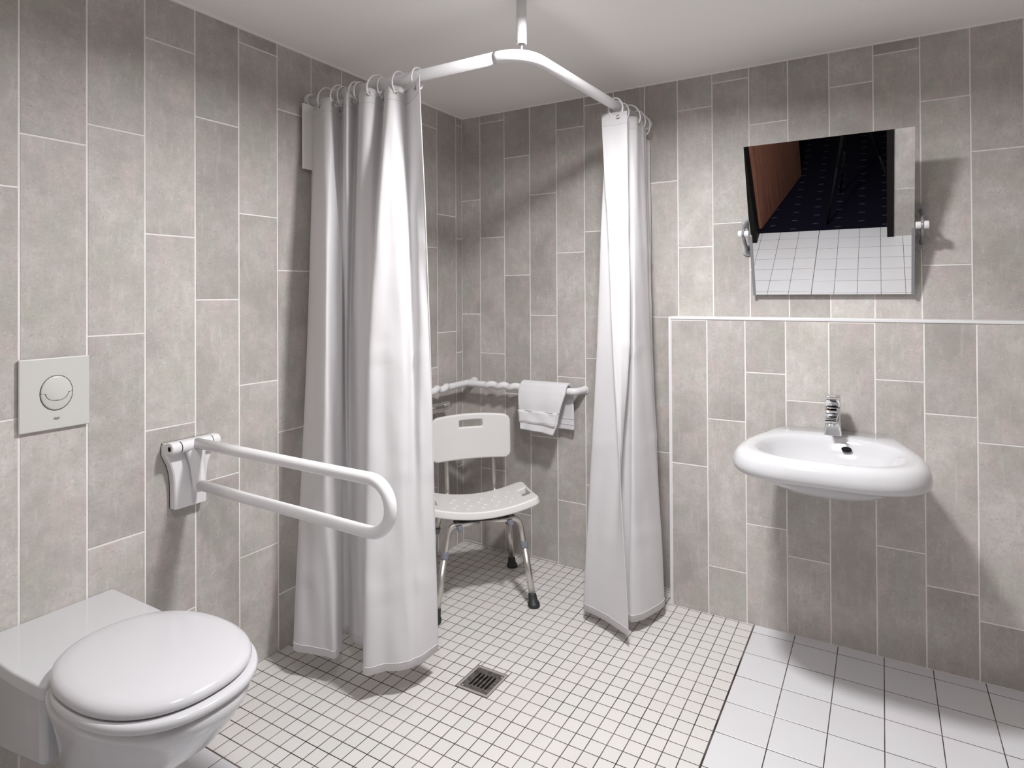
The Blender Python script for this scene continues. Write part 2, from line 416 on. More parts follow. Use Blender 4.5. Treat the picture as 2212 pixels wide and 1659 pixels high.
# ------------------------------------------------------------------ shower curtains
def make_curtain(name, threads, label, zb, nsub=9, hem=True, seed=1):
    """threads: list of (plan points at rising heights) ; each a list of Vectors (x, y, z) from hem to top"""
    rnd = random.Random(seed)
    n = len(threads); NT = (n - 1) * nsub + 1; NV = 78
    root = thing(name, (threads[0][0].x, threads[0][0].y, zb), label, 'shower curtain')
    bm = new_bm(); G = []
    ph = [rnd.uniform(0, 6.28) for _ in range(8)]
    for i in range(NT):
        t = i / nsub
        lv = [crom([th[k] for th in threads], t) for k in range(len(threads[0]))]
        colv = []
        for j in range(NV + 1):
            s = j / NV
            zz = lv[0].z + (lv[-1].z - lv[0].z) * s
            # piecewise smooth over the level heights
            k = 0
            while k < len(lv) - 2 and zz > lv[k + 1].z: k += 1
            den = (lv[k + 1].z - lv[k].z) or 1e-6
            f = min(max((zz - lv[k].z) / den, 0), 1)
            p = crom(lv, k + f)
            p = Vector((p.x, p.y, zz))
            # shallow packing creases and ripples of the fabric
            for cz in (1.505, 1.115, .72, .36):
                dz = (zz - cz - .012 * math.sin(t * 1.7 + cz * 5)) / .016
                w = .0045 * math.exp(-dz * dz) * (.6 + .4 * math.sin(t * 2.3 + cz * 9))
                p += Vector((.7, -.7, 0)) * w
            p += Vector((.7, -.7, 0)) * .0022 * (math.sin(zz * 9 + t * 2.1 + ph[0]) * math.sin(t * 3.7 + ph[1]) + .6 * math.sin(zz * 23 + t * 1.3 + ph[2]) * math.sin(t * 1.9 + zz * 3 + ph[3]))
            colv.append(bm.verts.new(p))
        G.append(colv)
    for i in range(NT - 1):
        for j in range(NV):
            bm.faces.new((G[i][j], G[i + 1][j], G[i + 1][j + 1], G[i][j + 1]))
    tops = [[G[i][j].co.copy() for j in range(NV + 1)] for i in range(NT)]
    bms = bm
    o = obj('fabric', bm, M['curtain'], root, True)
    sd = o.modifiers.new('solid', 'SOLIDIFY'); sd.thickness = .0012; sd.offset = 0
    # stitched hem seams: thin welts along the foot, the head and the free edge
    def welt(pts, nm, r=.0016):
        b = new_bm(); tube(b, pts, r, 6); return obj(nm, b, M['curtain'], root, True)
    off = Vector((.0008, -.0010, 0))
    welt([tops[i][1] + off for i in range(NT)], 'hem_seam')
    welt([tops[i][NV - 2] + off for i in range(NT)], 'header_seam', .0014)
    welt([tops[NT - 1][j] + off for j in range(NV + 1)] if name_edge(label) else [tops[0][j] + off for j in range(NV + 1)], 'side_hem', .0018)
    return root, tops, nsub
def name_edge(label): return 'left' in label

HZ = .09                                     # foot of the left curtain above the floor
def hp(u, v, z): return on(u, v, 2, z)
def th(bot, mid, top, zm=1.10, zt=2.058, zq=1.62):
    b = Vector(bot)
    pm = Vector((plan(mid[0], mid[1], zm), mid[1], zm)); pt_ = Vector((plan(top[0], top[1], zt), top[1], zt))
    f = (zq - zm) / (zt - zm)
    q = pm.lerp(pt_, f * .88); q.z = zq
    lo = b.lerp(pm, .5); lo.z = (b.z + zm) / 2
    return [b, lo, pm, q, pt_]
LT = [
 th(hp(640, 1385, HZ), (672, -.955), (674, -.95)),
 th(hp(635, 1405, HZ), (663, -1.03), (684, -1.01)),
 th(hp(664, 1411, HZ), (684, -1.095), (698, -1.045)),
 th(hp(699, 1417, HZ), (703, -1.125), (716, -1.035)),
 th(hp(725, 1421.6, HZ), (718, -1.085), (729, -.985)),
 th(hp(738, 1397, HZ), (738, -1.045), (738, -.945)),
 th(hp(740, 1374, HZ), (739, -.995), (746, -1.045)),
 th(hp(752, 1367, HZ), (747, -1.015), (757, -1.03)),
 th(hp(763, 1385, HZ), (756, -.975), (771, -.965)),
 th(hp(775, 1391, HZ), (772, -1.01), (781, -1.05)),
 th(hp(788, 1396, HZ), (792, -1.0), (808, -1.025)),
 th(hp(804, 1400, HZ), (804, -1.03), (826, -.945)),
 th(hp(785, 1456, HZ), (795, -1.125), (835, -1.025)),
 th(hp(832, 1451, HZ), (834, -1.095), (850, -1.02)),
 th(hp(872, 1447, HZ), (872, -1.065), (868, -.985)),
 th(hp(893, 1440, HZ), (892, -1.015), (877, -.955)),
 th(hp(918, 1427, HZ), (909, -1.02), (894, -.995)),
 th(hp(946, 1406, HZ), (930, -.995), (906, -1.03), zt=2.068),
]
cl, topsL, ns = make_curtain('shower_curtain', LT, 'wide gathered white shower curtain on the left rail arm, nearest the toilet', HZ, seed=3)
RZ = .045
def thr(bot, mid, top, zt=2.056):
    return th(bot, mid, top, 1.15, zt, 1.6)
RT = [
 thr(hp(1356.5, 1374, RZ), (1324, -.445), (1300, -.352)),
 thr(hp(1337, 1360, RZ), (1343, -.435), (1328, -.35)),
 thr(hp(1311.5, 1343.5, RZ), (1360, -.405), (1355, -.345)),
 thr(hp(1286, 1329, RZ), (1325, -.385), (1330, -.315)),
 thr(hp(1261, 1316, RZ), (1290, -.37), (1309, -.30)),
 thr(hp(1300, 1318, RZ), (1325, -.34), (1340, -.28)),
 thr(hp(1350, 1336, RZ), (1360, -.365), (1366, -.262)),
 thr(hp(1368.5, 1344, RZ), (1371, -.37), (1377, -.235)),
 thr(hp(1403, 1331, RZ), (1392, -.28), (1383, -.19)),
 thr(hp(1435, 1308, RZ), (1404, -.20), (1390, -.155)),
 thr(hp(1428, 1296, RZ), (1398, -.15), (1380, -.12)),
 thr(hp(1432, 1290, RZ), (1409, -.11), (1394, -.085)),
 thr(hp(1424, 1282, RZ), (1398, -.07), (1392, -.05), 2.02),
 thr(hp(1427, 1276, RZ), (1408, -.045), (1404, -.022), 2.012),
]
cr, topsR, ns2 = make_curtain('shower_curtain', RT, 'narrow bunched white shower curtain on the right rail arm, beside the low tiled wall', RZ, seed=5)

# eyelets (parts of the curtain) and rings (things riding on the rail)
def rail_near(p):
    best = None
    for a, b in ((A, p1), (p2, D)):
        d = b - a; t = max(0, min(1, (p - a).dot(d) / d.length_squared)); q = a + d * t
        if best is None or (q - p).length < best[0]: best = ((q - p).length, q, d.normalized())
    return best[1], best[2]
def make_ring_mesh():
    bm = new_bm(); N = 40
    tube(bm, [(0, .031 * math.sin(2 * PI * k / N), .038 * math.cos(2 * PI * k / N)) for k in range(N)], .0030, 10, closed=True)
    for f in bm.faces: f.smooth = True
    me = bpy.data.meshes.new('curtain_ring'); bmesh.ops.recalc_face_normals(bm, faces=bm.faces[:]); bm.to_mesh(me); bm.free(); me.materials.append(M['enamel']); return me
def make_eyelet_mesh():
    bm = new_bm(); N = 20
    tube(bm, [(.0065 * math.cos(2 * PI * k / N), .0065 * math.sin(2 * PI * k / N), 0) for k in range(N)], .0022, 8, closed=True)
    for f in bm.faces: f.smooth = True
    me = bpy.data.meshes.new('eyelet'); bmesh.ops.recalc_face_normals(bm, faces=bm.faces[:]); bm.to_mesh(me); bm.free(); me.materials.append(M['eyelet']); return me
RM, EM = make_ring_mesh(), make_eyelet_mesh()
ORD = ['first', 'second', 'third', 'fourth', 'fifth', 'sixth', 'seventh', 'eighth', 'ninth', 'tenth', 'eleventh']
def hang(root, tops, ts, nsub, text, group):
    for k, t in enumerate(ts):
        i = min(int(round(t * nsub)), len(tops) - 2)
        col_ = tops[i]; p = col_[-1].lerp(col_[-2], .85)
        tang = (tops[i + 1][-1] - tops[i][-1]).normalized()
        nr = tang.cross(Vector((0, 0, 1))).normalized()
        if nr.dot(CP - p) < 0: nr = -nr
        e = bpy.data.objects.new('eyelet', EM); COL.objects.link(e)
        e.parent = root; e.matrix_parent_inverse = Matrix.Translation(root.location).inverted()
        e.matrix_basis = Matrix.Translation(p + nr * .001) @ nr.to_track_quat('Z', 'Y').to_matrix().to_4x4()
        q, d = rail_near(p)
        top = q + Vector((0, 0, .0235)); ax = (top - p); c = (top + p) / 2
        zz = ax.normalized(); xx = (d - zz * d.dot(zz)).normalized(); yy = zz.cross(xx)
        o = bpy.data.objects.new('curtain_ring', RM); COL.objects.link(o)
        s = (ax.length / 2 - .0005) / .038
        o.matrix_world = Matrix.Translation(c) @ Matrix((xx, yy, zz)).transposed().to_4x4() @ Matrix.Diagonal((1, 1, s, 1))
        tag(o, text % ORD[k], 'curtain ring', group)
hang(cl, topsL, [16.2, 13.2, 11.4, 9.6, 8.4, 7.2, 5.4, 4.5, 3.2, 1.6], ns, 'white plastic curtain ring, %s from the corner bend on the left rail arm', 'rings of the left curtain')
hang(cr, topsR, [1.2, 3.2, 5.2, 7.2, 9.3, 11.3], ns2, 'white plastic curtain ring, %s from the corner bend on the right rail arm', 'rings of the right curtain')

# ------------------------------------------------------------------ white cover panel on the left wall, under the rail end
vp = thing('wall_panel', (0, -.9, 1.945), 'square white cover panel on the left wall, half hidden by the wide curtain', 'panel')
bm = new_bm(); box(bm, .0013, .016, -1.012, -.776, 1.828, 2.054); obj('back_frame', bm, M['gasket'], vp)  # near-black colour stands for the shade in the gap behind the cover
bm = new_bm(); box(bm, .016, .026, -1.027, -.761, 1.814, 2.068); obj('cover', bm, M['warm_plastic'], vp, bevel=.002)

# ------------------------------------------------------------------ flush plate
fp = thing('flush_plate', (0, -1.811, 1.06), 'off-white toilet flush plate with round split button on the left wall', 'flush plate')
Y0, Y1, Z0, Z1 = -1.893, -1.734, .964, 1.158
bm = new_bm(); box(bm, .0013, .005, Y0 + .004, Y1 - .004, Z0 + .004, Z1 - .004); obj('backing_frame', bm, M['steel_edge'], fp)
bm = new_bm(); box(bm, .005, .0135, Y0, Y1, Z0, Z1); obj('plate', bm, M['plastic'], fp, bevel=.0035)
by, bz, br, BZS = -1.8115, 1.0625, .0365, 1.28
def dome(y, z): return .0135 + .006 * max(0, 1 - ((y - by) ** 2 + ((z - bz) / BZS) ** 2) / br ** 2)
def btn(mask_poly, nm):
    bm = new_bm(); n = len(mask_poly); cy = sum(p[0] for p in mask_poly) / n; cz = sum(p[1] for p in mask_poly) / n
    rings = []
    for k in range(9):
        f = 1 - k / 8
        rings.append([(dome(cy + (y - cy) * f, cz + (z - cz) * f) + .0012, cy + (y - cy) * f, cz + (z - cz) * f) for y, z in mask_poly])
    rings[-1] = [(r[0], r[1], r[2]) for r in [(dome(cy, cz) + .0012, cy + (y - cy) * .001, cz + (z - cz) * .001) for y, z in mask_poly]]
    base = [(.012, y, z) for y, z in mask_poly]
    loft(bm, [base] + rings, cap0=False); return obj(nm, bm, M['plastic'], fp, True)
g = .0006
def circ(t, r): return (by + r * math.cos(t), bz + BZS * r * math.sin(t))
r2 = .0258
up = [circ(PI * k / 30, br - g) for k in range(31)] + [(by - r2 - g, bz)] + [(by + (r2) * math.cos(PI + PI * k / 24), bz + .78 * (r2) * math.sin(PI + PI * k / 24)) for k in range(25)] + [(by + r2 + g, bz)]
lo = [circ(PI + PI * k / 30, br - g) for k in range(31)] + [(by + r2 + g, bz - .0014)] + [(by + (r2 + .0012) * math.cos(-PI * k / 24), bz - .0014 + .78 * (r2 + .0006) * math.sin(-PI * k / 24)) for k in range(25)] + [(by - r2 - g, bz - .0014)]
btn(up, 'flush_button'); btn(lo, 'flush_button')
bm = new_bm(); N = 60
tube(bm, [(.0138, *circ(2 * PI * k / N, br + .0004)) for k in range(N)], .0007, 6, closed=True)
tube(bm, [(dome(by + r2 * math.cos(PI + PI * k / 24), bz + .78 * r2 * math.sin(PI + PI * k / 24)) + .0008, by + r2 * math.cos(PI + PI * k / 24), bz - .0007 + .78 * r2 * math.sin(PI + PI * k / 24)) for k in range(25)], .0007, 6)
for s in (-1, 1): tube(bm, [(dome(by + s * (r2 + .005), bz) + .0008, by + s * r2, bz - .0007), (.0145, by + s * br, bz - .0007)], .0007, 6)
obj('button_seam', bm, M['gasket'], fp, True)
bm = new_bm(); L = []
for k in range(13): L.append((.0137, by + .0072 * math.cos(PI + PI * k / 12), .9935 - .004 * math.sin(PI * k / 12)))
f = bm.faces.new([bm.verts.new(p) for p in L]); r = bmesh.ops.extrude_face_region(bm, geom=[f]); 
for v in r['geom']:
    if isinstance(v, bmesh.types.BMVert): v.co.x += .0003
for k in range(5):                            # worn lettering above the emblem
    y = by - .0062 + k * .0029
    box(bm, .0137, .0140, y, y + .0019, .9942, .9962)
obj('logo_print', bm, M['logo'], fp)

# ------------------------------------------------------------------ toilet
TY = -1.828
tl = thing('toilet', (0, TY, .2), 'white wall-hung toilet with closed oval lid in the near left corner', 'toilet')
def egg(cx, L0, L1, w, n=72, p=2.25):        # back length, front length, half width
    o = []
    for k in range(n):
        t = 2 * PI * k / n; c, s = math.cos(t), math.sin(t)
        ex = 2 / p
        x = math.copysign(abs(c) ** ex, c); y = math.copysign(abs(s) ** ex, s)
        o.append((cx + x * (L1 if x > 0 else L0), TY + y * w))
    return o
def ring(o, z): return [(x, y, z) for x, y in o]
bm = new_bm()                                 # bowl, lofted from the foot up to the rim
secs = [(.205, .36, .07, .09, .075), (.21, .36, .10, .12, .092), (.24, .375, .12, .165, .104), (.29, .40, .135, .215, .118), (.345, .43, .15, .258, .133), (.40, .455, .165, .283, .150), (.435, .47, .18, .292, .163), (.458, .475, .185, .292, .168), (.466, .475, .178, .284, .162)]
loft(bm, [ring(egg(cx, l0, l1, w), z) for z, cx, l0, l1, w in secs])
obj('bowl', bm, M['ceramic'], tl, True)
bm = new_bm()                                 # rear block against the wall and flat deck
loft(bm, [[(x, TY + s * .125, z) for x, s, z in ((.0013, -1, zb), (.30, -1, zb + .05), (.30, 1, zb + .05), (.0013, 1, zb))] for zb in (.20,)] +
     [[(x, TY + s * .128, .445) for x, s in ((.0013, -1), (.305, -1), (.305, 1), (.0013, 1))]])
obj('rear_block', bm, M['ceramic'], tl, bevel=.015)
bm = new_bm(); P = [(.0013, -.158), (.245, -.158), (.36, -.150), (.42, -.10), (.42, .10), (.36, .150), (.245, .158), (.0013, .158)]
loft(bm, [[(x, TY + y * .97, .432) for x, y in P], [(x, TY + y, .442) for x, y in P], [(x, TY + y, .470) for x, y in P]])
obj('deck', bm, M['ceramic'], tl, bevel=.006)
bm = new_bm()                                 # seat ring seen below the lid
secs = [(.467, .93), (.468, .985), (.472, 1.0), (.479, 1.002), (.485, .99), (.487, .97), (.487, .93)]
loft(bm, [ring(egg(.530, .220 * s, .240 * s, .175 * s), z) for z, s in secs])
obj('seat', bm, M['seat_white'], tl, True)
bm = new_bm()
secs = [(.4885, .93), (.4885, .965), (.492, .99), (.498, .998), (.505, .985), (.511, .955), (.515, .90), (.518, .78), (.520, .5), (.5205, .2), (.5205, .03)]
loft(bm, [ring(egg(.525, .235 * s, .226 * s, .170 * s), z) for z, s in secs])
obj('lid', bm, M['seat_white'], tl, True)
for s in (-1, 1):
    bm = new_bm(); cyl(bm, (.335, TY + s * .07 - .02, .4775), (.335, TY + s * .07 + .02, .4775), .008); obj('hinge', bm, M['seat_white'], tl, True)

# ------------------------------------------------------------------ fold-down support rail beside the toilet
GY = -1.462
gb = thing('support_rail', (0, GY, .76), 'white fold-down grab rail looping out from the left wall beside the toilet', 'grab rail')
def plate_ring(x, sc=1.0, dz=0.):
    half = [(.652, .050), (.664, .0505), (.70, .0505), (.735, .0515), (.765, .055), (.792, .062), (.812, .071), (.826, .0765), (.852, .0765), (.862, .073)]
    L = [(x, GY - w * sc, z) for z, w in half] + [(x, GY + w * sc, z) for z, w in half[::-1]]
    return L
bm = new_bm(); loft(bm, [plate_ring(.0013), plate_ring(.005)]); obj('gasket', bm, M['gasket'], gb)
bm = new_bm(); loft(bm, [plate_ring(.005), plate_ring(.030), plate_ring(.034, .93)]); mp_ = obj('mounting_plate', bm, M['enamel'], gb, bevel=.003)
for ya, yb in ((-.077, -.047), (.052, .077)):
    bm = new_bm(); n = 24; L = [(.052 + .0185 * math.cos(t), .850 + .0185 * math.sin(t)) for t in [-PI / 2 + PI * k / 16 for k in range(17)]] + [(.032, .8685), (.032, .8315)]
    loft(bm, [[(x, GY + yy, z) for x, z in L] for yy in (ya, yb)]); obj('hinge_lug', bm, M['enamel'], gb, bevel=.004)
bm = new_bm(); cyl(bm, (.052, GY - .046, .850), (.052, GY + .051, .850), .0183); obj('hinge_barrel', bm, M['enamel'], gb, bevel=.002)
for yy in (-.0472, .0508):
    bm = new_bm(); cyl(bm, (.052, GY + yy, .850), (.052, GY + yy + .0014, .850), .0178); obj('hinge_seam', bm, M['gasket'], gb)
bm = new_bm(); cyl(bm, (.052, GY - .0778, .850), (.052, GY - .0766, .850), .0075); obj('pin_hole', bm, M['black'], gb)
bm = new_bm()                                 # cast web from the barrel down to the lower tube
secs = [(.850, .036, .036, .030), (.825, .040, .030, .030), (.79, .046, .022, .024), (.75, .054, .020, .022), (.722, .060, .021, .022), (.703, .060, .019, .019)]
loft(bm, [[(x0 + .5 * dx * 2 * math.cos(2 * PI * k / 24) * .6 + .012, GY + .004 + wy * math.sin(2 * PI * k / 24), z) for k in range(24)] for z, x0, wy, dx in secs])
obj('hinge_web', bm, M['enamel'], gb, True)
zu0, zu1, zl0, zl1 = .853, .850, .722, .712
xc_ = .822; rr = (zu1 - zl1) / 2
pts = [Vector((.058, GY + .004, zu0)), Vector((.3, GY + .003, zu0 - .001)), Vector((.6, GY + .002, zu1)), Vector((xc_ - .03, GY, zu1))]
pts += [Vector((xc_ + rr * math.sin(PI * k / 20), GY, (zu1 + zl1) / 2 + rr * math.cos(PI * k / 20))) for k in range(21)]
pts += [Vector((xc_ - .03, GY, zl1)), Vector((.6, GY + .002, zl1 + .002)), Vector((.3, GY + .003, zl1 + .005)), Vector((.062, GY + .004, zl0))]
bm = new_bm(); tube(bm, pts, .0162, 20); obj('loop_tube', bm, M['enamel'], gb, True)

# ------------------------------------------------------------------ wavy handrail round the shower corner
HZr = .862
hr = thing('shower_handrail', (.079, -.075, HZr), 'white twisted handrail running round the shower corner behind the chair', 'handrail')
def wavy(p0, p1, m0_, m1_):
    p0, p1 = Vector(p0), Vector(p1); d = (p1 - p0); L = d.length; d.normalize(); s = d.cross(Vector((0, 0, 1)))
    out = []; N = int(L / .006)
    for k in range(N + 1):
        l = L * k / N; w = min(1, max(0, (l - m0_) / .04), max(0, (L - m1_ - l) / .04)); ph = l / .072 * 2 * PI
        out.append(p0 + d * l + (Vector((0, 0, 1)) * math.sin(ph) + s * math.cos(ph)) * .0048 * w)
    return out
bm = new_bm(); tube(bm, wavy((.079, -.0013, HZr - .001), (.079, -.80, HZr - .003), .20, .0), .0170, 18); obj('wall_arm', bm, M['enamel'], hr, True)
pts = wavy((.079, -.075, HZr), (.690, -.075, HZr), .10, .12)
pts += arc((.69, -.045, HZr), (0, -1, 0), (1, 0, 0), .030, 0, PI / 2 * .8, 8)[1:] + [Vector((.728, -.012, HZr)), Vector((.731, -.0013, HZr))]
bm = new_bm(); tube(bm, pts, .0170, 18); obj('back_arm', bm, M['enamel'], hr, True)
for fx_, fr_ in ((.079, .024), (.731, .020)):
    bm = new_bm(); cyl(bm, (fx_, -.0013, HZr), (fx_, -.0065, HZr), fr_); obj('wall_flange', bm, M['enamel'], hr, bevel=.002)

# ------------------------------------------------------------------ towel folded over the handrail
tw = thing('towel', (.55, -.075, .66), 'white bath towel folded over the handrail behind the shower chair', 'towel')
def towel_grid(prof, xl, xr, nx=22):
    bm = new_bm(); G = []
    N = len(prof) - 1
    for i, (y, z) in enumerate(prof):
        f = i / N; a, b = xl(f), xr(f)
        G.append([bm.verts.new((a + (b - a) * k / nx, y + .003 * math.sin(k * .55 + f * 5) * abs(f - .5) * 2, z + .012 * (k / nx) ** 2 * (-1 if f < .12 else 0))) for k in range(nx + 1)])
    for A_, B_ in zip(G, G[1:]):
        for k in range(nx): bm.faces.new((A_[k], A_[k + 1], B_[k + 1], B_[k]))
    return bm
front = [(-.1325 + .004 * math.sin(k * .4), .672 + (.862 - .672) * k / 16) for k in range(17)]
front = [(y + .020 * (k / 16) ** 2, z) for k, (y, z) in enumerate(front)]
over = [(-.075 - .0325 * math.cos(PI * k / 12), .862 + .0325 * math.sin(PI * k / 12)) for k in range(13)]
back = [(-.0415 + .022 * (k / 14) - .016 * (k / 14) ** 2, .862 - (.862 - .672) * k / 14) for k in range(15)]
prof = front + over[1:] + back[1:]
nF = len(prof) - 1
xl = lambda f: interp(f, [0, .36, .6, 1], [.446, .428, .428, .452])
xr = lambda f: interp(f, [0, .10, .36, .6, 1], [.628, .648, .683, .683, .690])
bm = towel_grid(prof, xl, xr)
o = obj('body', bm, M['towel'], tw, True)
s = o.modifiers.new('solid', 'SOLIDIFY'); s.thickness = .014; s.offset = 0
b = o.modifiers.new('bevel', 'BEVEL'); b.width = .005; b.segments = 3; b.limit_method = 'ANGLE'
# flat-woven border band and hem fold
bandp = [p for p in prof[3:8]]
bm = towel_grid([(y - .0078, z) for y, z in prof[3:9]], lambda f: .441 - .004 * f, lambda f: .638 + .014 * f); 
o = obj('border_band', bm, M['towel_band'], tw, True); s = o.modifiers.new('solid', 'SOLIDIFY'); s.thickness = .002
bm = new_bm()
for i in (3, 8):
    y, z = prof[i]; f = i / nF
    tube(bm, [(xl(f) + (xr(f) - xl(f)) * k / 12, y - .0085 + .003 * math.sin(k * 22 / 12 * .55 + f * 5) * abs(f - .5) * 2, z) for k in range(13)], .0013, 6)
for i in (nF - 4, nF - 2):
    y, z = prof[i]; f = i / nF
    tube(bm, [(xl(f) + (xr(f) - xl(f)) * k / 12, y - .0085 + .003 * math.sin(k * 22 / 12 * .55 + f * 5) * abs(f - .5) * 2, z) for k in range(13)], .0013, 6)
obj('border_welt', bm, M['towel_band'], tw, True)

# ------------------------------------------------------------------ shower mixer tap on the left wall
mxr = thing('shower_mixer', (0, -.35, .765), 'chrome bar mixer tap on the left shower wall, mostly behind the curtain', 'tap')
bm = new_bm(); tube(bm, [(.068, -.47, .766), (.068, -.262, .766)], .0255, 20); obj('body', bm, M['chrome'], mxr, True)
for nm, ya, yb in (('handle', -.258, -.195), ('handle', -.474, -.537)):
    bm = new_bm(); n = 28
    loft(bm, [[(.068 + r * (1 + .05 * math.cos(9 * 2 * PI * k / n)) * math.cos(2 * PI * k / n), ya + (yb - ya) * f, .768 + r * (1 + .05 * math.cos(9 * 2 * PI * k / n)) * math.sin(2 * PI * k / n)) for k in range(n)] for f, r in ((0, .0195), (.1, .0215), (.75, .0195), (.95, .017), (1, .013))])
    obj(nm, bm, M['chrome'], mxr, True)
for y in (-.295, -.44):
    bm = new_bm(); cyl(bm, (.0013, y, .77), (.012, y, .77), .033); cyl(bm, (.012, y, .77), (.05, y, .77), .014); obj('wall_rosette', bm, M['chrome'], mxr, bevel=.002)

# ------------------------------------------------------------------ shower chair
RV = Vector((.69, .725, 0)).normalized(); FV = Vector((.725, -.69, 0)).normalized(); CC = Vector((.402, -.408, 0))
def cw(a, b, z): return CC + RV * a + FV * b + Vector((0, 0, z))
ch = thing('shower_chair', tuple(CC), 'white plastic shower chair with aluminium legs standing in the shower corner', 'chair')
SW, SD = .240, .156
def seat_z(a, b): return .392 + .044 * (abs(a) / .25) ** 2 + .020 * (b / .15) * .5 + .006 * (abs(b) / .15) ** 2
bm = new_bm(); NA, NB = 40, 24; G = []
def rnd_map(s, t, A_, B_, r):                 # square -> rounded rectangle
    a, b = s * A_, t * B_
    ca, cb = A_ - r, B_ - r
    if abs(a) > ca and abs(b) > cb:
        da, db = (abs(a) - ca), (abs(b) - cb); m = max(da, db); h = math.hypot(da, db)
        if h > 0:
            k = m / h; a = math.copysign(ca + da * k, a); b = math.copysign(cb + db * k, b)
    return a, b
for i in range(NA + 1):
    rowv = []
    for j in range(NB + 1):
        a, b = rnd_map(i / NA * 2 - 1, j / NB * 2 - 1, SW, SD, .035)
        rowv.append((a, b, bm.verts.new(cw(a, b, seat_z(a, b) - .016))))
    G.append(rowv)
for i in range(NA):
    for j in range(NB):
        q = [G[i][j], G[i + 1][j], G[i + 1][j + 1], G[i][j + 1]]
        ca = sum(x[0] for x in q) / 4; cb = sum(x[1] for x in q) / 4
        if .188 < abs(ca) < .226 and abs(cb) < .052: continue
        bm.faces.new([x[2] for x in q])
o = obj('seat', bm, M['chair_plastic'], ch, True)
s = o.modifiers.new('solid', 'SOLIDIFY'); s.thickness = .032; s.offset = 0
b = o.modifiers.new('bevel', 'BEVEL'); b.width = .010; b.segments = 4; b.limit_method = 'ANGLE'; b.angle_limit = math.radians(50)
bm = new_bm()
for i in range(-2, 3):
    for j in range(-1, 3):
        a, b = i * .062 + (j % 2) * .02, j * .048 - .02
        sphere(bm, cw(a, b, seat_z(a, b)), .010, (1.1, .7, .3), 12)
obj('grip_bump', bm, M['chair_plastic'], ch, True)['kind'] = 'stuff'
# backrest
bm = new_bm(); NA, NB = 34, 20; G = []
BW, BH = .190, .103
def back_pt(a, h): return cw(a, -.195 - .028 * (1 - (a / BW) ** 2) - .05 * h,   .636 + h + .012 * (1 - (a / BW) ** 2) * (1 if h > 0 else .2))
for i in range(NA + 1):
    rowv = []
    for j in range(NB + 1):
        a, h = rnd_map(i / NA * 2 - 1, j / NB * 2 - 1, BW, BH, .032)
        rowv.append((a, h, bm.verts.new(back_pt(a, h))))
    G.append(rowv)
for i in range(NA):
    for j in range(NB):
        q = [G[i][j], G[i + 1][j], G[i + 1][j + 1], G[i][j + 1]]
        ca = sum(x[0] for x in q) / 4; hh = sum(x[1] for x in q) / 4
        if abs(ca) < .052 and .044 < hh < .076: continue
        bm.faces.new([x[2] for x in q])
o = obj('backrest', bm, M['chair_plastic'], ch, True)
s = o.modifiers.new('solid', 'SOLIDIFY'); s.thickness = .024; s.offset = 0
b = o.modifiers.new('bevel', 'BEVEL'); b.width = .008; b.segments = 4; b.limit_method = 'ANGLE'; b.angle_limit = math.radians(50)
for sg in (-1, 1):
    bm = new_bm()
    tube(bm, [cw(sg * .113, .02, .350), cw(sg * .113, -.15, .350)] + [cw(sg * .113, -.165 - .05 * math.sin(PI / 2 * k / 8), .400 - .05 * math.cos(PI / 2 * k / 8)) for k in range(9)] + [cw(sg * .113, -.236, .53), cw(sg * .113, -.272, .68)], .0112, 16)
    obj('back_tube', bm, M['alu'], ch, True)
# legs: inner tube bent under the seat, outer tube, collar, rubber foot, knob
def make_leg(sa, sb):
    foot = cw(sa * .208 - .012, sb * .196, 0); knee = cw(sa * .158, sb * .128, .315)
    d = (knee - foot).normalized()
    inw = cw(sa * .075, sb * .112, .352); top = cw(sa * .02, sb * .105, .355)
    K_ = knee + d * .052
    pts = [foot + d * .2, knee] + [knee * (1 - t) ** 2 + K_ * 2 * t * (1 - t) + cw(sa * .098, sb * .116, .352) * t * t for t in [k / 8 for k in range(1, 9)]] + [inw, top]
    bm = new_bm(); tube(bm, pts, .0122, 16); lg = obj('leg', bm, M['alu'], ch, True)
    bm = new_bm(); cyl(bm, foot + d * .035, foot + d * .248, .0145, n=20); obj('outer_tube', bm, M['alu'], lg, True)
    bm = new_bm(); cyl(bm, foot + d * .240, foot + d * .264, .0168, n=20); obj('collar', bm, M['grey_clip'], lg, bevel=.002)
    bm = new_bm(); n = 24
    zp = [(.0, .0245), (.006, .0255), (.016, .0245), (.018, .0205), (.052, .0165), (.055, .0150)]
    loft(bm, [[foot + d * (h if h > .004 else 0) + Vector((math.cos(2 * PI * k / n) * r, math.sin(2 * PI * k / n) * r, 0)) for k in range(n)] for h, r in zp])
    ob = obj('rubber_foot', bm, M['rubber'], lg, True)
    bm = new_bm(); kb = cw(sa * .108, sb * .128, .345)
    cyl(bm, kb, kb + FV * sb * .022, .0125, n=18); cyl(bm, kb + FV * sb * .022, kb + FV * sb * .030, .0095, n=18)
    obj('knob', bm, M['grey_clip'], lg, bevel=.002)
    for h in (.10, .14, .18, .22):
        bm = new_bm(); c = foot + d * h; n_ = -RV * sa
        cyl(bm, c + n_ * .0125, c + n_ * .0149, .003, n=10)
        obj('pin_hole', bm, M['gasket'], lg)
    return lg
for sa in (1, -1):
    for sb in (1, -1): make_leg(sa, sb)
bm = new_bm()
for sb in (1, -1): box(bm, -.13, .13, sb * .11 - .015, sb * .11 + .015, .360, .366)
bmesh.ops.transform(bm, matrix=Matrix.Translation(CC) @ Matrix((RV, FV, Vector((0, 0, 1)))).transposed().to_4x4(), verts=bm.verts)
obj('seat_bracket', bm, M['gasket'], ch)

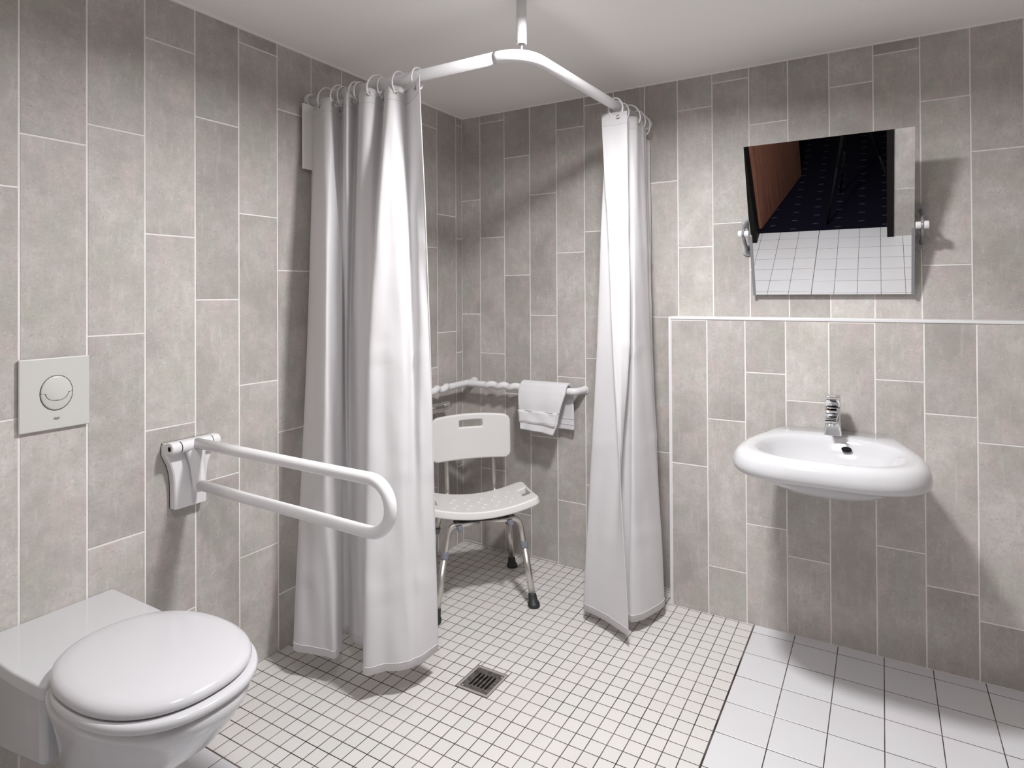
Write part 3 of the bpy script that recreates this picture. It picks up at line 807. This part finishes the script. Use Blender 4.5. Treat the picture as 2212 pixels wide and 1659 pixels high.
# ------------------------------------------------------------------ washbasin
OUT = [(1.655, -.1127), (1.74, -.1127), (1.82, -.1127), (1.90, -.1127), (1.985, -.1127), (2.045, -.20), (2.088, -.31), (2.110, -.43), (2.100, -.54), (2.045, -.612), (1.95, -.645), (1.82, -.650), (1.69, -.645), (1.595, -.612), (1.54, -.54), (1.530, -.43), (1.552, -.31), (1.597, -.20)]
NB_ = 108; OC = Vector((1.82, -.43, 0))
ol = [crom([Vector((x, y, 0)) for x, y in OUT], len(OUT) * k / NB_, True) for k in range(NB_)]
for p in ol: p.y = min(p.y, -.1127)
def inner(p, s=1.0):                          # bowl opening
    d = Vector((p.x - 1.82, p.y + .425, 0)); t = math.atan2(d.y, d.x); c, q = math.cos(t), math.sin(t)
    ex = .84
    return Vector((1.82 + .218 * s * math.copysign(abs(c) ** ex, c), -.425 + (.168 if q < 0 else .185) * s * math.copysign(abs(q) ** ex, q), 0))
def inset(p, s):
    back = 1 - min(1, max(0, (-.1127 - p.y) / .12))
    q = inner(p); d = (q - p); d = d.normalized() * min(s, d.length)
    return p + d * (1 - .8 * back) + Vector((0, 0, 0))
def rg(fn, z): return [Vector((q.x, min(q.y, -.1127), z)) for q in (fn(p) for p in ol)]
rings = [rg(lambda p: inner(p, .12), .672), rg(lambda p: inner(p, .45), .674), rg(lambda p: inner(p, .72), .682), rg(lambda p: inner(p, .90), .703), rg(lambda p: inner(p, 1.03), .724), rg(lambda p: inset(p, .028), .732), rg(lambda p: inset(p, .010), .738), rg(lambda p: inset(p, .002), .747), rg(lambda p: p, .760), rg(lambda p: inset(p, .0015), .771), rg(lambda p: inset(p, .007), .787), rg(lambda p: inset(p, .016), .799), rg(lambda p: inset(p, .028), .806), rg(lambda p: inset(p, .040), .8085),
         rg(lambda p: inner(p, 1.07), .807), rg(lambda p: inner(p, 1.035), .8045), rg(lambda p: inner(p, 1.0), .799), rg(lambda p: inner(p, .965), .787), rg(lambda p: inner(p, .92), .768), rg(lambda p: inner(p, .84), .740), rg(lambda p: inner(p, .70), .722), rg(lambda p: inner(p, .45), .710), rg(lambda p: inner(p, .12), .706)]
ws = thing('washbasin', (1.82, -.40, .612), 'white oval wall-hung washbasin on the low tiled wall', 'washbasin')
bm = new_bm(); loft(bm, rings); obj('basin', bm, M['ceramic'], ws, True)
bm = new_bm(); c0 = Vector((1.868, -.268, .776)); nr = Vector((0, -.90, .42)).normalized()
rx_, ry_ = Vector((1, 0, 0)), nr.cross(Vector((1, 0, 0)))
n = 28; loft(bm, [[c0 + nr * h + rx_ * .0165 * math.cos(2 * PI * k / n) + ry_ * .0085 * math.sin(2 * PI * k / n) for k in range(n)] for h in (-.012, .0012)])
ovf = obj('overflow_hole', bm, M['black'], ws)
bm = new_bm(); cyl(bm, (1.82, -.43, .7055), (1.82, -.43, .7105), .026); obj('waste_plug', bm, M['chrome'], ws, bevel=.002)

# ------------------------------------------------------------------ basin tap
fx, fy, fz = 1.822, -.195, .8072
fa = thing('basin_tap', (fx, fy, fz), 'small chrome single-lever tap standing on the washbasin', 'tap')
def sq(x0, x1, y0, y1, z, r=.006):
    o = []
    for (cx, cy, t0) in ((x1 - r, y1 - r, 0), (x0 + r, y1 - r, PI / 2), (x0 + r, y0 + r, PI), (x1 - r, y0 + r, 1.5 * PI)):
        for k in range(5): o.append(Vector((cx + r * math.cos(t0 + PI / 2 * k / 4), cy + r * math.sin(t0 + PI / 2 * k / 4), z)))
    return o
bm = new_bm(); loft(bm, [sq(fx - .0265, fx + .0265, fy - .0265, fy + .0265, fz - .001), sq(fx - .0265, fx + .0265, fy - .0265, fy + .0265, fz + .003), sq(fx - .0215, fx + .0225, fy - .022, fy + .022, fz + .055), sq(fx - .0225, fx + .0225, fy - .023, fy + .022, fz + .098), sq(fx - .0215, fx + .0215, fy - .022, fy + .021, fz + .101)])
obj('body', bm, M['chrome'], fa, True)
bm = new_bm()
loft(bm, [[Vector((fx + sx * w, y, z)) for sx, z in ((-1, zb), (1, zb), (1, zt), (-1, zt))] for y, w, zb, zt in ((fy - .015, .0205, fz + .060, fz + .092), (fy - .06, .0195, fz + .063, fz + .083), (fy - .105, .018, fz + .0645, fz + .076))])
obj('spout', bm, M['chrome'], fa, bevel=.003)
bm = new_bm(); cyl(bm, (fx, fy - .092, fz + .065), (fx, fy - .092, fz + .053), .0125); obj('aerator', bm, M['chrome'], fa, bevel=.001)
bm = new_bm(); box(bm, fx - .0205, fx + .0205, fy - .020, fy + .020, fz + .101, fz + .104); obj('cartridge_seam', bm, M['gasket'], fa)
bm = new_bm(); loft(bm, [sq(fx - .0225, fx + .0225, fy - .0225, fy + .022, fz + .104), sq(fx - .0225, fx + .0225, fy - .0225, fy + .022, fz + .136), sq(fx - .0215, fx + .0215, fy - .0225, fy + .021, fz + .142)])
lv = obj('lever', bm, M['chrome'], fa, True)
bm = new_bm(); loft(bm, [[Vector((fx + sx * w, y, z)) for sx, z in ((-1, zb), (1, zb), (1, zt), (-1, zt))] for y, w, zb, zt in ((fy + .01, .0215, fz + .130, fz + .138), (fy - .03, .021, fz + .131, fz + .1395), (fy - .075, .0165, fz + .137, fz + .1425))])
obj('lever_blade', bm, M['chrome'], lv, bevel=.002)

fa.scale = (1.12, 1.12, 1)

# ------------------------------------------------------------------ tilting mirror
MC = Vector((1.801, -.12, 1.600)); MT = math.radians(18.2); MW, MH = .567, .600
mir = thing('mirror', (1.801, 0, 1.56), 'frameless tilted wall mirror above the washbasin', 'mirror')
UP = Vector((0, -math.sin(MT), math.cos(MT))); NO = Vector((0, -math.cos(MT), -math.sin(MT))); XX = Vector((1, 0, 0))
def mbox(bm, a0, a1, b0, b1, h0, h1):
    vs = box(bm, a0, a1, b0, b1, h0, h1)
    for v in vs: v.co = MC + XX * v.co.x + UP * v.co.y + NO * v.co.z
bm = new_bm(); mbox(bm, -MW / 2 + .001, MW / 2 - .001, -MH / 2 + .001, MH / 2 - .001, -.005, -.0002); obj('backing', bm, M['mirror_edge'], mir)
bm = new_bm(); vs = [bm.verts.new(MC + XX * a + UP * b) for a, b in ((-MW / 2, -MH / 2), (MW / 2, -MH / 2), (MW / 2, MH / 2), (-MW / 2, MH / 2))]; bm.faces.new(vs)
gl = obj('glass', bm, M['mirror'], mir)
for s in (-1, 1):
    bm = new_bm(); mbox(bm, min(s * (MW / 2 - .009), s * (MW / 2 + .002)), max(s * (MW / 2 - .009), s * (MW / 2 + .002)), -MH / 2 - .003, -.050, -.010, .004)
    obj('side_clip_rail', bm, M['grey_metal'], mir, bevel=.001)
PZv = 1.560; PYv = MC.y - math.sin(MT) * (PZv - MC.z) / math.cos(MT) + .004
for s in (-1, 1):
    bx = 1.801 + s * (MW / 2 + .025)
    for z in (1.502, 1.622):
        bm = new_bm(); cyl(bm, (bx, -.0013, z), (bx, -.010, z), .0255, n=32); obj('rosette', bm, M['rosette'], mir, bevel=.003)
    bm = new_bm(); tube(bm, [Vector((bx, -.008 - (-.008 - PYv) * math.sin(PI * k / 16) ** .8, 1.502 + .12 * k / 16)) for k in range(17)], .0065, 12)
    obj('bracket_bow', bm, M['grey_metal'], mir, True)
    bm = new_bm(); cyl(bm, (bx - s * .022, PYv, PZv), (bx - s * .004, PYv, PZv), .0125); obj('pivot_socket', bm, M['enamel'], mir, bevel=.003)
    bm = new_bm(); cyl(bm, (bx + s * .004, PYv, PZv), (bx + s * .020, PYv, PZv), .0145)
    kn = obj('pivot_knob', bm, M['enamel'], mir, bevel=.003)
    bm = new_bm(); cyl(bm, (bx - s * .005, PYv, PZv), (bx + s * .005, PYv, PZv), .0118); obj('knob_ring', bm, M['grey_metal'], kn, True)

# ------------------------------------------------------------------ floor drain
dn = thing('floor_drain', (.770, -.904, -.002), 'square slotted metal floor drain sunk in the shower mosaic', 'drain')
bm = new_bm()
def frame(bm, x0, x1, y0, y1, w, z0, z1):
    box(bm, x0, x1, y0, y0 + w, z0, z1); box(bm, x0, x1, y1 - w, y1, z0, z1); box(bm, x0, x0 + w, y0 + w, y1 - w, z0, z1); box(bm, x1 - w, x1, y0 + w, y1 - w, z0, z1)
frame(bm, .7062, .8338, -.9678, -.8402, .009, -.0005 - .02, -.0002); obj('drain_frame', bm, M['steel_edge'], dn)
bm = new_bm()                                 # grate plate with five slots
gx0, gx1, gy0, gy1 = .7155, .8245, -.9585, -.8495; zt, zb = -.0012, -.006
xs = [gx0, .7335]; n_ = 5; sw, pitch = .0078, .0153
x = .7375; cells = []
slots = [(x + k * pitch, x + k * pitch + sw) for k in range(5)]
xb = [gx0] + [v for s_ in slots for v in s_] + [gx1]
for k in range(0, len(xb) - 1):
    solid = k % 2 == 0
    if solid: box(bm, xb[k], xb[k + 1], gy0, gy1, zb, zt)
    else: box(bm, xb[k], xb[k + 1], gy0, gy0 + .021, zb, zt); box(bm, xb[k], xb[k + 1], gy1 - .021, gy1, zb, zt)
gr = obj('grate', bm, M['steel'], dn)
for q in ((.722, -.951), (.818, -.856)):
    bm = new_bm(); cyl(bm, (q[0], q[1], -.0025), (q[0], q[1], -.0003), .0042, n=14); obj('screw', bm, M['chrome'], gr, True)
bm = new_bm(); box(bm, .7155, .8245, -.9585, -.8495, -.05, -.022); obj('drain_pit', bm, M['black'], dn)

# ------------------------------------------------------------------ tripod reflected in the mirror
tp = thing('camera_tripod', (1.72, -3.06, 0), 'black tripod standing on the dark carpet, seen only in the mirror', 'tripod')
ap = Vector((1.80, -2.95, 1.15))
bm = new_bm(); cyl(bm, ap + Vector((0, 0, -.18)), ap + Vector((0, 0, .06)), .018); obj('centre_column', bm, M['tripod'], tp, True)
for q in ((1.58, -2.80), (2.10, -3.05), (1.66, -3.34)):
    f = Vector((q[0], q[1], 0)); d = (ap - f)
    bm = new_bm(); cyl(bm, f, f + d * .45, .010); cyl(bm, f + d * .43, f + d * .98, .015); obj('leg', bm, M['tripod'], tp, True)

# ------------------------------------------------------------------ light
def downlight(LX, LY, R_, energy, label):
    cgt = thing('ceiling_light', (LX, LY, H), label, 'ceiling light', 'recessed ceiling lights')
    bm = new_bm(); n = 40
    loft(bm, [[(LX + r * R_ * math.cos(2 * PI * k / n), LY + r * R_ * math.sin(2 * PI * k / n), z) for k in range(n)] for r, z in ((1.14, H), (1.14, H - .004), (1.10, H - .006), (1.02, H - .005), (1.0, H))], cap0=False, cap1=False)
    obj('rim', bm, M['enamel'], cgt, True)
    ld = bpy.data.lights.new('lamp', 'AREA'); ld.shape = 'DISK'; ld.size = R_ * 1.96; ld.energy = energy; ld.color = (1.0, .990, .992); ld.spread = math.radians(165)
    lo_ = bpy.data.objects.new('lamp', ld); COL.objects.link(lo_); lo_.location = (LX, LY, H - .008)
downlight(1.36, -1.18, .098, 36, 'round white recessed ceiling light above the shower entrance')
downlight(1.45, -2.10, .14, 9.5, 'round white recessed ceiling light just inside the doorway')

w = bpy.data.worlds.new('world'); SC.world = w; w.use_nodes = True
w.node_tree.nodes['Background'].inputs[0].default_value = (0, 0, 0, 1)
SC.view_settings.view_transform = 'Standard'; SC.view_settings.look = 'None'; SC.view_settings.gamma = 1; SC.view_settings.exposure = 0.06
SC.view_settings.use_curve_mapping = False
SC.cycles.max_bounces = 12; SC.cycles.diffuse_bounces = 8; SC.cycles.glossy_bounces = 6; SC.cycles.transmission_bounces = 8
